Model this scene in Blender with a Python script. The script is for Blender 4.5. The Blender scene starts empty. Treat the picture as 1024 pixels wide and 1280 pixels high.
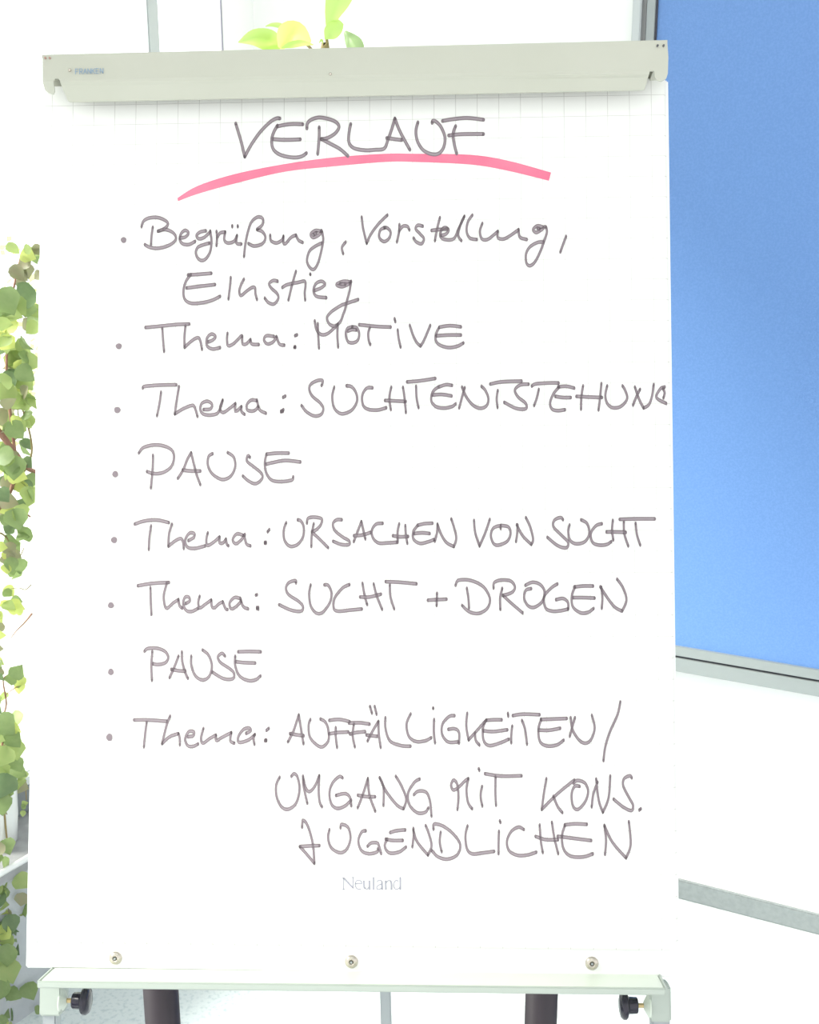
import bpy, bmesh, math, random
from mathutils import Vector, Matrix

random.seed(11)
SC = bpy.context.scene
COL = SC.collection

# ---------------------------------------------------------------- camera
F_PX = 1500.0
CAM = Vector((0, 0, 1.56))
PITCH = math.atan(415 / F_PX)
FWD = Vector((0, math.cos(PITCH), -math.sin(PITCH)))
UP = Vector((0, math.sin(PITCH), math.cos(PITCH)))
RT = Vector((1, 0, 0))
cd = bpy.data.cameras.new('camera')
cd.sensor_fit = 'VERTICAL'
cd.sensor_height = 36.0
cd.lens = F_PX / 1280 * 36.0
cd.clip_start = 0.05
cam = bpy.data.objects.new('camera', cd)
COL.objects.link(cam)
cam.location = CAM
cam.rotation_euler = (math.pi / 2 - PITCH, 0, 0)
SC.camera = cam

# ---------------------------------------------------------------- world, added fill, sun, exposure
world = bpy.data.worlds.new('overcast_sky')
SC.world = world
world.use_nodes = True
bg = world.node_tree.nodes['Background']
bg.inputs['Color'].default_value = (0.97, 0.985, 1.0, 1)
bg.inputs['Strength'].default_value = 1.7


def area(name, loc, target, sx, sy, power, color=(1, 1, 1)):
    l = bpy.data.lights.new(name, 'AREA')
    l.shape = 'RECTANGLE'
    l.size, l.size_y = sx, sy
    l.energy = power
    l.color = color
    o = bpy.data.objects.new(name, l)
    COL.objects.link(o)
    o.location = loc
    o.rotation_euler = (Vector(target) - Vector(loc)).to_track_quat('-Z', 'Y').to_euler()
    return o


FILLS = [area('overhead_fill', (0.1, 0.2, 2.86), (0.1, 0.2, 0), 1.2, 0.5, 2.0, (1.0, 0.97, 0.92))]  # added fill from above, no fixture; brightens upward faces
# low sun beyond the window, softened by thin cloud
sun = bpy.data.lights.new('sun', 'SUN')
sun.energy = 7.0
sun.angle = math.radians(16)
sun.color = (1.0, 0.96, 0.88)
so = bpy.data.objects.new('sun', sun)
COL.objects.link(so)
so.rotation_euler = Vector((0.69, 0.10, -0.62)).to_track_quat('-Z', 'Y').to_euler()
SC.view_settings.view_transform = 'Standard'
SC.view_settings.look = 'None'
SC.view_settings.gamma = 1.0
SC.view_settings.use_curve_mapping = False
SC.view_settings.exposure = -0.02


# ---------------------------------------------------------------- materials
def mat(name, color, rough=0.5, metal=0.0, spec=0.5, noise=None, bump=None, trans=None, coat=0.0):
    m = bpy.data.materials.new(name)
    m.use_nodes = True
    nt = m.node_tree
    b = nt.nodes['Principled BSDF']
    b.inputs['Base Color'].default_value = (*color, 1)
    b.inputs['Roughness'].default_value = rough
    b.inputs['Metallic'].default_value = metal
    b.inputs['Specular IOR Level'].default_value = spec
    b.inputs['Coat Weight'].default_value = coat
    tc = nt.nodes.new('ShaderNodeTexCoord')
    if noise:                                    # (scale, second colour, low, high)
        sc, c2, lo, hi = noise
        n = nt.nodes.new('ShaderNodeTexNoise')
        n.inputs['Scale'].default_value = sc
        n.inputs['Detail'].default_value = 4
        nt.links.new(tc.outputs['Object'], n.inputs['Vector'])
        r = nt.nodes.new('ShaderNodeMapRange')
        r.inputs['From Min'].default_value = lo
        r.inputs['From Max'].default_value = hi
        nt.links.new(n.outputs['Fac'], r.inputs['Value'])
        mx = nt.nodes.new('ShaderNodeMix')
        mx.data_type = 'RGBA'
        mx.inputs['A'].default_value = (*color, 1)
        mx.inputs['B'].default_value = (*c2, 1)
        nt.links.new(r.outputs['Result'], mx.inputs['Factor'])
        nt.links.new(mx.outputs['Result'], b.inputs['Base Color'])
    if bump:                                     # (scale, strength)
        n = nt.nodes.new('ShaderNodeTexNoise')
        n.inputs['Scale'].default_value = bump[0]
        n.inputs['Detail'].default_value = 5
        nt.links.new(tc.outputs['Object'], n.inputs['Vector'])
        bp = nt.nodes.new('ShaderNodeBump')
        bp.inputs['Strength'].default_value = bump[1]
        bp.inputs['Distance'].default_value = 0.002
        nt.links.new(n.outputs['Fac'], bp.inputs['Height'])
        nt.links.new(bp.outputs['Normal'], b.inputs['Normal'])
    if trans:                                    # leaf translucency (colour, amount)
        t = nt.nodes.new('ShaderNodeBsdfTranslucent')
        t.inputs['Color'].default_value = (*trans[0], 1)
        mx = nt.nodes.new('ShaderNodeMixShader')
        mx.inputs[0].default_value = trans[1]
        nt.links.new(b.outputs[0], mx.inputs[1])
        nt.links.new(t.outputs[0], mx.inputs[2])
        nt.links.new(mx.outputs[0], nt.nodes['Material Output'].inputs[0])
    return m


M = {}
M['wall'] = mat('white_wall_paint', (0.90, 0.90, 0.89), 0.7, bump=(180, 0.1))
M['ceiling'] = mat('ceiling_paint', (0.85, 0.85, 0.84), 0.8, bump=(120, 0.1))
M['floor'] = mat('pale_speckled_lino', (0.66, 0.71, 0.71), 0.45, noise=(110, (0.43, 0.51, 0.53), 0.50, 0.78))
M['baseboard'] = mat('grey_skirting', (0.235, 0.26, 0.265), 0.6, noise=(90, (0.205, 0.225, 0.23), 0.4, 0.7))
M['parapet'] = mat('grey_parapet_plaster', (0.40, 0.42, 0.44), 0.8, noise=(14, (0.46, 0.48, 0.50), 0.35, 0.7), bump=(200, 0.3))
M['ledge'] = mat('grey_sill_slate', (0.30, 0.30, 0.31), 0.6, noise=(40, (0.36, 0.36, 0.37), 0.4, 0.7))
M['alu'] = mat('satin_aluminium', (0.34, 0.37, 0.37), 0.35, metal=0.35)
M['alu_light'] = mat('light_aluminium', (0.50, 0.53, 0.53), 0.3, metal=0.3)
M['alu_dark'] = mat('groove_shade', (0.05, 0.05, 0.07), 0.6)
M['alu_seal'] = mat('slim_grey_frame_edge', (0.34, 0.33, 0.40), 0.5)
M['gap_grey'] = mat('gap_shade_grey', (0.20, 0.20, 0.20), 0.6)
M['blue'] = mat('blue_board_felt', (0.122, 0.256, 0.56), 0.42, noise=(260, (0.140, 0.280, 0.60), 0.4, 0.65), bump=(420, 0.25))
M['cream'] = mat('light_grey_lacquer', (0.475, 0.477, 0.405), 0.25, noise=(6, (0.495, 0.495, 0.425), 0.4, 0.7))
M['tray'] = mat('tray_grey_lacquer', (0.62, 0.67, 0.59), 0.35)
M['tray2'] = mat('sleeve_and_shaded_lip_grey', (0.41, 0.455, 0.41), 0.4)
M['tube'] = mat('grey_steel_tube', (0.34, 0.37, 0.38), 0.4, metal=0.3)
M['dark'] = mat('dark_tube_lacquer', (0.025, 0.017, 0.024), 0.4)
M['knob'] = mat('black_knob_plastic', (0.015, 0.012, 0.025), 0.18)
M['board'] = mat('white_enamel_board', (0.88, 0.88, 0.87), 0.3)
M['screw'] = mat('nickel_screw', (0.55, 0.50, 0.44), 0.25, metal=0.8)
M['brass'] = mat('yellow_zinc_stud', (0.55, 0.42, 0.22), 0.35, metal=0.7)
M['ink'] = mat('haze_paled_black_marker', (0.27, 0.215, 0.24), 0.6, spec=0.2, noise=(90, (0.345, 0.29, 0.31), 0.4, 0.65))  # black ink, with the paling of the haze put into its grey
mi = M['ink'].node_tree
mi.nodes['Principled BSDF'].inputs['Roughness'].default_value = 0.7
iu = mi.nodes.new('ShaderNodeTexCoord')
ix = mi.nodes.new('ShaderNodeSeparateXYZ')
mi.links.new(iu.outputs['UV'], ix.inputs[0])
im = mi.nodes.new('ShaderNodeMapRange')
im.inputs['From Min'].default_value = 0.3
im.inputs['From Max'].default_value = 1.9
mi.links.new(ix.outputs['X'], im.inputs['Value'])
ic = mi.nodes.new('ShaderNodeMix'); ic.data_type = 'RGBA'
ic.inputs['A'].default_value = (0.19, 0.145, 0.17, 1)
ic.inputs['B'].default_value = (0.325, 0.28, 0.30, 1)
mi.links.new(im.outputs['Result'], ic.inputs['Factor'])
mi.links.new(ic.outputs['Result'], mi.nodes['Principled BSDF'].inputs['Base Color'])
M['red'] = mat('red_marker', (0.72, 0.17, 0.27), 0.6, spec=0.2, noise=(25, (0.76, 0.22, 0.32), 0.35, 0.7))
M['print'] = mat('pale_grey_print', (0.34, 0.34, 0.40), 0.6)
M['blue_print'] = mat('pale_blue_print', (0.24, 0.34, 0.46), 0.6)
M['hole'] = mat('dark_screw_hole', (0.08, 0.08, 0.09), 0.5)
M['red_hole'] = mat('reddish_screw_hole', (0.40, 0.24, 0.20), 0.5)
M['rail'] = mat('white_rail_lacquer', (0.80, 0.80, 0.79), 0.3)
M['pot'] = mat('white_glazed_pot', (0.80, 0.82, 0.80), 0.25)
M['soil'] = mat('potting_soil', (0.07, 0.05, 0.035), 0.9, bump=(80, 0.8))
M['stem'] = mat('brown_vine_stem', (0.30, 0.15, 0.10), 0.7, noise=(60, (0.38, 0.20, 0.14), 0.4, 0.6))
M['twig'] = mat('thin_green_brown_stem', (0.28, 0.22, 0.10), 0.7)
M['trunk'] = mat('tree_bark', (0.22, 0.17, 0.13), 0.9, bump=(60, 0.8))
LEAF = [mat('leaf_mid_green', (0.19, 0.27, 0.11), 0.45, noise=(3, (0.26, 0.33, 0.15), 0.35, 0.65), trans=((0.32, 0.44, 0.15), 0.4)),  # greens greyed so the haze sits in the leaf colours
        mat('leaf_light_green', (0.30, 0.40, 0.15), 0.45, noise=(3, (0.36, 0.42, 0.17), 0.35, 0.65), trans=((0.48, 0.60, 0.20), 0.45)),
        mat('leaf_deep_green', (0.13, 0.20, 0.10), 0.4, noise=(3, (0.18, 0.25, 0.12), 0.35, 0.65), trans=((0.20, 0.30, 0.12), 0.35)),
        mat('leaf_yellow_green', (0.46, 0.52, 0.15), 0.5, noise=(3, (0.40, 0.50, 0.15), 0.35, 0.65), trans=((0.72, 0.78, 0.25), 0.5)),
        mat('leaf_olive', (0.27, 0.28, 0.17), 0.5, noise=(3, (0.32, 0.26, 0.18), 0.35, 0.65), trans=((0.36, 0.38, 0.20), 0.35))]
BIG = [mat('broad_leaf_lime', (0.46, 0.66, 0.20), 0.4, trans=((0.62, 0.82, 0.26), 0.5)),
       mat('broad_leaf_yellow', (0.70, 0.78, 0.22), 0.4, trans=((0.88, 0.95, 0.32), 0.5)),
       mat('broad_leaf_grey_green', (0.30, 0.42, 0.20), 0.4, trans=((0.35, 0.50, 0.22), 0.35))]
M['tree_leaf'] = mat('yellow_tree_leaf', (0.66, 0.76, 0.24), 0.6, trans=((0.9, 0.95, 0.4), 0.5))
M['grass'] = mat('outdoor_paving', (0.75, 0.77, 0.74), 0.9, noise=(3, (0.68, 0.72, 0.64), 0.4, 0.6))

# window glass: clear sheet with a fresnel reflection
g = bpy.data.materials.new('window_glass')
g.use_nodes = True
nt = g.node_tree
nt.nodes.clear()
out = nt.nodes.new('ShaderNodeOutputMaterial')
tr = nt.nodes.new('ShaderNodeBsdfTransparent')
tr.inputs[0].default_value = (0.97, 0.99, 0.98, 1)
gl = nt.nodes.new('ShaderNodeBsdfGlossy')
gl.inputs['Roughness'].default_value = 0.02
lw = nt.nodes.new('ShaderNodeLayerWeight')
lw.inputs['Blend'].default_value = 0.5
pw = nt.nodes.new('ShaderNodeMath'); pw.operation = 'POWER'; pw.inputs[1].default_value = 4.0
nt.links.new(lw.outputs['Facing'], pw.inputs[0])
fr = nt.nodes.new('ShaderNodeMath'); fr.operation = 'MULTIPLY_ADD'; fr.inputs[1].default_value = 0.4; fr.inputs[2].default_value = 0.03
nt.links.new(pw.outputs[0], fr.inputs[0])
mx = nt.nodes.new('ShaderNodeMixShader')
nt.links.new(fr.outputs[0], mx.inputs[0])
nt.links.new(tr.outputs[0], mx.inputs[1])
nt.links.new(gl.outputs[0], mx.inputs[2])
nt.links.new(mx.outputs[0], out.inputs[0])
M['glass'] = g

# flip-chart paper: faint printed squares (23 mm) on white, in the sheet's own coordinates
GRID = 0.02325
p = mat('flipchart_paper', (0.86, 0.86, 0.835), 0.75, spec=0.2)
nt = p.node_tree
b = nt.nodes['Principled BSDF']
tc = nt.nodes.new('ShaderNodeTexCoord')
sx = nt.nodes.new('ShaderNodeSeparateXYZ')
nt.links.new(tc.outputs['UV'], sx.inputs[0])


def line_mask(sock, spacing, off, width):
    a = nt.nodes.new('ShaderNodeMath'); a.operation = 'ADD'; a.inputs[1].default_value = off + 60 * spacing
    nt.links.new(sock, a.inputs[0])
    mo = nt.nodes.new('ShaderNodeMath'); mo.operation = 'MODULO'; mo.inputs[1].default_value = spacing
    nt.links.new(a.outputs[0], mo.inputs[0])
    l = nt.nodes.new('ShaderNodeMath'); l.operation = 'LESS_THAN'; l.inputs[1].default_value = width
    nt.links.new(mo.outputs[0], l.inputs[0])
    return l.outputs[0]


# ---------------------------------------------------------------- helpers
def ray(x, y):
    return FWD + RT * ((x - 512) / F_PX) - UP * ((y - 640) / F_PX)


def on_plane(x, y, pt, n):
    d = ray(x, y)
    return CAM + d * ((pt - CAM).dot(n) / d.dot(n))


def on_z(x, y, z=0.0):
    d = ray(x, y)
    return CAM + d * ((z - CAM.z) / d.z)


def tag(o, label=None, cat=None, group=None, kind=None):
    if label: o['label'] = label
    if cat: o['category'] = cat
    if group: o['group'] = group
    if kind: o['kind'] = kind
    return o


def empty(name, loc, label, cat, group=None):
    o = bpy.data.objects.new(name, None)
    COL.objects.link(o)
    o.location = loc
    o.empty_display_size = 0.05
    return tag(o, label, cat, group)


def origin(o):
    v = Vector((0, 0, 0))
    while o is not None:
        v += o.location
        o = o.parent
    return v


def link(name, me, m, parent=None, smooth=False):
    """verts given in world space; kept relative to the parent chain"""
    if parent is not None:
        me.transform(Matrix.Translation(-origin(parent)))
    if m: me.materials.append(m)
    if smooth:
        for q in me.polygons: q.use_smooth = True
    o = bpy.data.objects.new(name, me)
    COL.objects.link(o)
    o.parent = parent
    return o


def from_bm(name, bm, m, parent=None, smooth=False, bevel=0.0):
    if bevel:
        bmesh.ops.bevel(bm, geom=list(bm.edges), offset=bevel, segments=2, affect='EDGES', clamp_overlap=True)
    bmesh.ops.recalc_face_normals(bm, faces=list(bm.faces))
    me = bpy.data.meshes.new(name)
    bm.to_mesh(me)
    bm.free()
    return link(name, me, m, parent, smooth)


def add_box(bm, o, ax, ay, az):
    """box spanned by three vectors from corner o"""
    vs = [bm.verts.new(o + ax * i + ay * j + az * k) for k in (0, 1) for j in (0, 1) for i in (0, 1)]
    for f in ((0, 1, 3, 2), (4, 6, 7, 5), (0, 4, 5, 1), (2, 3, 7, 6), (0, 2, 6, 4), (1, 5, 7, 3)):
        bm.faces.new([vs[i] for i in f])
    return vs


def box(name, o, ax, ay, az, m, parent=None, bevel=0.0):
    bm = bmesh.new()
    add_box(bm, o, ax, ay, az)
    return from_bm(name, bm, m, parent, bevel=bevel)


def add_revolve(bm, base, axis, prof, seg=24):
    """prof: list of (distance along axis, radius)"""
    axis = axis.normalized()
    u = axis.orthogonal().normalized()
    v = axis.cross(u)
    rings = []
    for d, r in prof:
        c = base + axis * d
        if r < 1e-6:
            rings.append([bm.verts.new(c)])
        else:
            rings.append([bm.verts.new(c + (u * math.cos(t) + v * math.sin(t)) * r)
                          for t in [2 * math.pi * i / seg for i in range(seg)]])
    for a, b_ in zip(rings, rings[1:]):
        for i in range(seg):
            j = (i + 1) % seg
            if len(a) == 1 and len(b_) == 1: break
            if len(a) == 1: bm.faces.new((a[0], b_[i], b_[j]))
            elif len(b_) == 1: bm.faces.new((a[i], b_[0], a[j]))
            else: bm.faces.new((a[i], b_[i], b_[j], a[j]))


def tube(bm, pts, radii, seg=8):
    pts = [Vector(q) for q in pts]
    rings = []
    for i, q in enumerate(pts):
        t = (pts[min(i + 1, len(pts) - 1)] - pts[max(i - 1, 0)]).normalized()
        u = t.cross(Vector((0.3, 0.9, 0.31))).normalized()
        v = t.cross(u)
        r = radii[i] if isinstance(radii, (list, tuple)) else radii
        rings.append([bm.verts.new(q + (u * math.cos(a) + v * math.sin(a)) * r)
                      for a in [2 * math.pi * k / seg for k in range(seg)]])
    for a, b_ in zip(rings, rings[1:]):
        for i in range(seg):
            j = (i + 1) % seg
            bm.faces.new((a[i], b_[i], b_[j], a[j]))
    bm.faces.new(rings[0])
    bm.faces.new(rings[-1])


def catmull(pts, n=6):
    if len(pts) < 3: return list(pts)
    P = [pts[0]] + list(pts) + [pts[-1]]
    o = []
    for i in range(1, len(P) - 2):
        p0, p1, p2, p3 = P[i - 1:i + 3]
        for k in range(n):
            t = k / n
            o.append(tuple(0.5 * (2 * p1[c] + (p2[c] - p0[c]) * t + (2 * p0[c] - 5 * p1[c] + 4 * p2[c] - p3[c]) * t * t
                                  + (3 * p1[c] - p0[c] - 3 * p2[c] + p3[c]) * t ** 3) for c in range(len(p1))))
    o.append(tuple(pts[-1]))
    return o


Z = Vector((0, 0, 1))
# ---------------------------------------------------------------- the room
RA = on_z(850, 1120)                                   # foot of the wall with the blue board
RB = on_z(1024, 1165)
DR = (RB - RA).normalized()                            # along that wall, towards the camera
NR = Vector((DR.y, -DR.x, 0))                          # out of the room
if (CAM - RA).dot(NR) > 0: NR = -NR
WA = on_z(45, 1262)                                    # foot of the low wall under the window
DW = ray(1500, 225); DW.z = 0; DW.normalize()          # along it, away from the camera
NW = Vector((-DW.y, DW.x, 0))                          # out of the room
if (CAM - WA).dot(NW) > 0: NW = -NW
# corner
den = DW.x * DR.y - DW.y * DR.x
tt = ((RA.x - WA.x) * DR.y - (RA.y - WA.y) * DR.x) / den
GD = 0.14                                              # ledge depth
CORNER = WA + DW * tt
HC = 2.9
LW, LR = 5.2, 4.6
# floor and ceiling follow the two walls
c0 = CORNER + NW * 0.3 + NR * 0.3
fl = [CORNER + NW * GD * 1.0 + NR * 0.0, CORNER + DR * LR, CORNER + DR * LR - DW * LW, CORNER - DW * LW]
xs = Vector((0, 0, 0))


def slab(name, corners, z0, z1, m):
    bm = bmesh.new()
    lo = [bm.verts.new(Vector((c.x, c.y, z0))) for c in corners]
    hi = [bm.verts.new(Vector((c.x, c.y, z1))) for c in corners]
    bm.faces.new(lo[::-1]); bm.faces.new(hi)
    for i in range(4):
        j = (i + 1) % 4
        bm.faces.new((lo[i], lo[j], hi[j], hi[i]))
    return from_bm(name, bm, m)


QF = [CORNER, CORNER + DR * LR, CORNER + DR * LR - DW * LW, CORNER - DW * LW]
tag(slab('floor', QF, -0.08, 0.0, M['floor']), kind='structure')
QC = [CORNER + (NW + NR) * 0.25, CORNER + DR * LR + NR * 0.25, CORNER + DR * LR - DW * LW, CORNER - DW * LW + NW * 0.25]
tag(slab('ceiling', QC, HC, HC + 0.12, M['ceiling']), kind='structure')
# right wall
tag(box('wall_right', CORNER - DR * 0.2, DR * (LR + 0.2), NR * 0.15, Z * HC, M['wall']), kind='structure')
tag(box('baseboard_right', CORNER - NR * 0.012, DR * LR, NR * 0.011, Z * 0.046, M['baseboard'], bevel=0.002), kind='structure')
# window wall: low parapet with a slate ledge, white header and a white pier at the corner
HS = on_plane(16, 1083, WA, NW).z - 0.004              # ledge height
W0 = WA - DW * 3.4
LWALL = (CORNER - W0).length
par = tag(box('wall_left', W0, DW * LWALL, NW * GD, Z * (HS - 0.018), M['parapet']), kind='structure')
box('sill_board', W0 - NW * 0.004 + Z * (HS - 0.018), DW * LWALL, NW * (GD + 0.004), Z * 0.018, M['ledge'], par)
G0 = W0 + NW * GD                                      # plane of the window, inner face
pier_x = on_plane(277, 30, G0, NW)
pier_s = (pier_x - W0).dot(DW)
pier = box('wall_pier', G0 + DW * pier_s, DW * (LWALL - pier_s), NW * 0.03, Z * HC, M['wall'], par)
box('wall_header', G0 + Z * 2.5, DW * pier_s, NW * 0.12, Z * (HC - 2.5), M['wall'], par)
box('wall_below', G0, DW * pier_s, NW * 0.12, Z * HS, M['parapet'], par)
# window frame
win = bpy.data.objects.new('window_1', None)
COL.objects.link(win)
win.location = G0 + Z * HS
win['kind'] = 'structure'
box('window_frame', G0 + NW * 0.03 + Z * HS, DW * pier_s, NW * 0.06, Z * 0.05, M['alu_light'], win, bevel=0.003)
box('window_frame', G0 + NW * 0.03 + Z * 2.45, DW * pier_s, NW * 0.06, Z * 0.05, M['alu_light'], win, bevel=0.003)
mull = []
for px0, px1, m in ((187, 200.5, 'alu_light'),):
    y = 60
    a = (on_plane(px0, y, G0 + NW * 0.028, NW) - W0).dot(DW)
    b_ = (on_plane(px1, y, G0 + NW * 0.028, NW) - W0).dot(DW)
    box('mullion', W0 + DW * a + NW * (GD + 0.028) + Z * (HS + 0.048), DW * (b_ - a), NW * 0.006, Z * 2.09, M[m], win, bevel=0.002)
    mull.append((a, b_))
box('mullion', W0 + DW * (pier_s - 0.004) + NW * (GD - 0.002) + Z * (HS + 0.05), DW * 0.005, NW * 0.002, Z * 2.4, M['alu_seal'], win)
for s in (0.9, 1.9):
    box('mullion', W0 + DW * s + NW * (GD + 0.028) + Z * (HS + 0.048), DW * 0.05, NW * 0.064, Z * 2.09, M['alu_light'], win, bevel=0.002)
mm = (mull[0][0] + mull[0][1]) / 2
edges = [0.0, 0.9, 0.95, 1.9, 1.95, mm, mm, pier_s + 0.05]
uh = on_plane(30, 973, G0 + NW * 0.03, NW).z
box('sill_upstand', W0 + NW * GD + Z * HS, DW * pier_s, NW * 0.03, Z * (uh - HS), M['baseboard'], par, bevel=0.002)
for i in range(0, len(edges), 2):
    if edges[i + 1] - edges[i] > 0.02:
        box('pane', W0 + DW * edges[i] + NW * (GD + 0.058) + Z * (HS + 0.05), DW * (edges[i + 1] - edges[i]), NW * 0.004, Z * 2.08, M['glass'], win)
# rail along the ledge edge
rl = bmesh.new()
ra = on_plane(16, 1083, WA - NW * 0.012, NW)
tube(rl, [ra - DW * 2.6, ra + DW * 1.1], 0.0062, 12)
rail = from_bm('sill_rail', rl, M['rail'], smooth=True)
tag(rail, 'thin white metal rail along the front edge of the grey window ledge', 'rail')
for s in (-2.2, -1.2, -0.15, 0.8):
    bm = bmesh.new()
    tube(bm, [ra + DW * s, ra + DW * s + NW * 0.014], 0.003, 8)
    from_bm('rail_bracket', bm, M['alu'], rail)

# ---------------------------------------------------------------- blue board on the right wall
def wr(s, h, d):
    """point on the right wall: s along from CORNER, h up, d into the room"""
    return CORNER + DR * s + Z * h - NR * d


def s_at(x, y, d=0.0):
    return (on_plane(x, y, CORNER - NR * d, NR) - CORNER).dot(DR)


bd = 0.03
zb0 = on_plane(849, 840, CORNER - NR * bd, NR).z
zb1 = on_plane(849, 823, CORNER - NR * bd, NR).z
zb2 = on_plane(849, 820.3, CORNER - NR * bd, NR).z
zb3 = on_plane(848, 808.5, CORNER - NR * bd, NR).z
sL = s_at(807.5, 25, bd)
sP = s_at(820.5, 25, bd)
sE = sL + 2.1
zT = 2.45
blue = empty('wall_board', wr(sL, zb0, 0.0), 'large blue pin board in an aluminium frame on the white wall right of the flip chart', 'board')
box('panel', wr(sP - 0.002, zb3 - 0.004, 0.0), DR * (sE - sP - 0.02), -NR * (bd - 0.008), Z * (zT - zb3), M['blue'], blue)
box('frame', wr(sL, zb0 + 0.02, 0.0), DR * (sP - sL - 0.003), -NR * bd, Z * (zT - zb0), M['alu'], blue, bevel=0.001)
box('frame', wr(sE - 0.03, zb0 + 0.02, 0.0), DR * 0.03, -NR * bd, Z * (zT - zb0), M['alu'], blue, bevel=0.001)
box('frame', wr(sL, zT, 0.0), DR * (sE - sL), -NR * bd, Z * 0.03, M['alu'], blue, bevel=0.001)
box('frame', wr(sP - 0.003, zb2, 0.0), DR * (sE - sP - 0.03), -NR * bd, Z * (zb3 - zb2), M['alu'], blue, bevel=0.001)
box('frame', wr(sL, zb0, 0.0), DR * (sE - sL), -NR * bd, Z * (zb1 - zb0), M['alu'], blue, bevel=0.001)
box('groove_strip', wr(sP - 0.0035, zb3, 0.0), DR * 0.004, -NR * (bd - 0.004), Z * (zT - zb3), M['alu_dark'], blue)  # dark strips carry the shade of the frame grooves in their colour
box('groove_strip', wr(sL, zb1 - 0.001, 0.0), DR * (sE - sL - 0.03), -NR * (bd - 0.008), Z * (zb2 - zb1 + 0.002), M['alu_dark'], blue)
# rail post beside the board
sA, sB, sC = s_at(790, 25, 0.04), s_at(801, 25, 0.04), s_at(806, 25, 0.04)
post = empty('board_rail', wr(sA, 0.1, 0), 'narrow upright aluminium rail beside the left edge of the blue board', 'rail')
box('rail_profile', wr(sA, 0.05, 0.0), DR * (sB - sA), -NR * 0.04, Z * 2.6, M['alu_light'], post, bevel=0.002)
box('rail_groove', wr(sB, 0.05, 0.0), DR * (sC - sB), -NR * 0.032, Z * 2.6, M['gap_grey'], post)  # strip coloured grey for the shade inside the gap

# ---------------------------------------------------------------- flip chart
def camv(v):
    return RT * v[0] - UP * v[1] + FWD * v[2]


O_ = CAM + camv((-.403, -.461, 1.316))                 # top left corner of the white face
EX = camv((0.99894, -0.003, -0.046)).normalized()
EYd = camv((0.0, 0.998, -0.061))
EYd = (EYd - EX * EYd.dot(EX)).normalized()            # down the board
EZ = -EX.cross(EYd)
if EZ.dot(CAM - O_) < 0: EZ = -EZ                      # towards the viewer


def P(x, y, w=0.0):
    return on_plane(x, y, O_ + EZ * w, EZ)


def uv(q):
    q = q - O_
    return q.dot(EX), q.dot(EYd)


def L(u, v, w=0.0):
    return O_ + EX * u + EYd * v + EZ * w


def quad_slab(name, pts, w0, w1, m, parent, bevel=0.0):
    """pts: outline in pixels, lying on plane w1, extruded back to w0 along the board's normal"""
    bm = bmesh.new()
    f = [P(x, y, w1) for x, y in pts]
    a = [bm.verts.new(q) for q in f]
    c = [bm.verts.new(q + EZ * (w0 - w1)) for q in f]
    bm.faces.new(a); bm.faces.new(c[::-1])
    for i in range(len(a)):
        j = (i + 1) % len(a)
        bm.faces.new((a[i], a[j], c[j], c[i]))
    return from_bm(name, bm, m, parent, bevel=bevel)


base = P(441, 1215, -0.05); base.z = 0
chart = empty('flip_chart_stand', base, 'light grey flip chart easel with clamp bar, pen tray and dark legs', 'easel')

BW = -0.005                                            # front face of the board
quad_slab('board', [(53, 112), (835.5, 100), (850, 1222), (32, 1210)], BW - 0.018, BW, M['board'], chart, bevel=0.0015)

# clamp bar: folded sheet with a slanting lower lip, notched next to the end brackets
bw = 0.034
bar_out = [(52, 67.5), (835, 49), (836, 70), (835, 92), (833, 98), (827, 101.5), (821, 99.5), (818.6, 96), (818, 88.5), (813, 88.5),
           (811.5, 93), (808, 106), (805, 107), (83, 121), (80, 120), (76.5, 109), (74.5, 100), (72.5, 97.6), (69, 97.8), (66.8, 101),
           (65.6, 111), (63, 113.8), (57, 112), (53.6, 109)]
crL, crR = P(60, 101, bw), P(830, 89.5, bw)
crv = lambda u: uv(crL)[1] + (uv(crR)[1] - uv(crL)[1]) * (u - uv(crL)[0]) / (uv(crR)[0] - uv(crL)[0])
bm = bmesh.new()
vs = [bm.verts.new(P(x, y, bw)) for x, y in bar_out]
bm.faces.new(vs)
cd_ = (crR - crL).normalized()
cn = EZ.cross(cd_).normalized()
for k in (0.0, 0.0018, 0.0045, -0.0018):
    bmesh.ops.bisect_plane(bm, geom=list(bm.verts) + list(bm.edges) + list(bm.faces), plane_co=crL + EYd * k, plane_no=cn)
for t in (0.25, 0.5, 0.75):                            # a few upright cuts keep the faces well shaped
    bmesh.ops.bisect_plane(bm, geom=list(bm.verts) + list(bm.edges) + list(bm.faces), plane_co=crL.lerp(crR, t), plane_no=cd_)
for v in bm.verts:
    u_, v_ = uv(v.co)
    d = v_ - crv(u_)
    if d > 0 and 0.012 < u_ < 0.655:
        v.co -= EZ * (d * 0.75 if d > 0.002 else d * 0.35)
    elif d < 0:
        v.co -= EZ * (-d * 0.10)
sol = bmesh.ops.extrude_face_region(bm, geom=list(bm.faces))
for v in [q for q in sol['geom'] if isinstance(q, bmesh.types.BMVert)]:
    v.co -= EZ * 0.002
bar = from_bm('clamp_bar', bm, M['cream'], chart)
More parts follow.
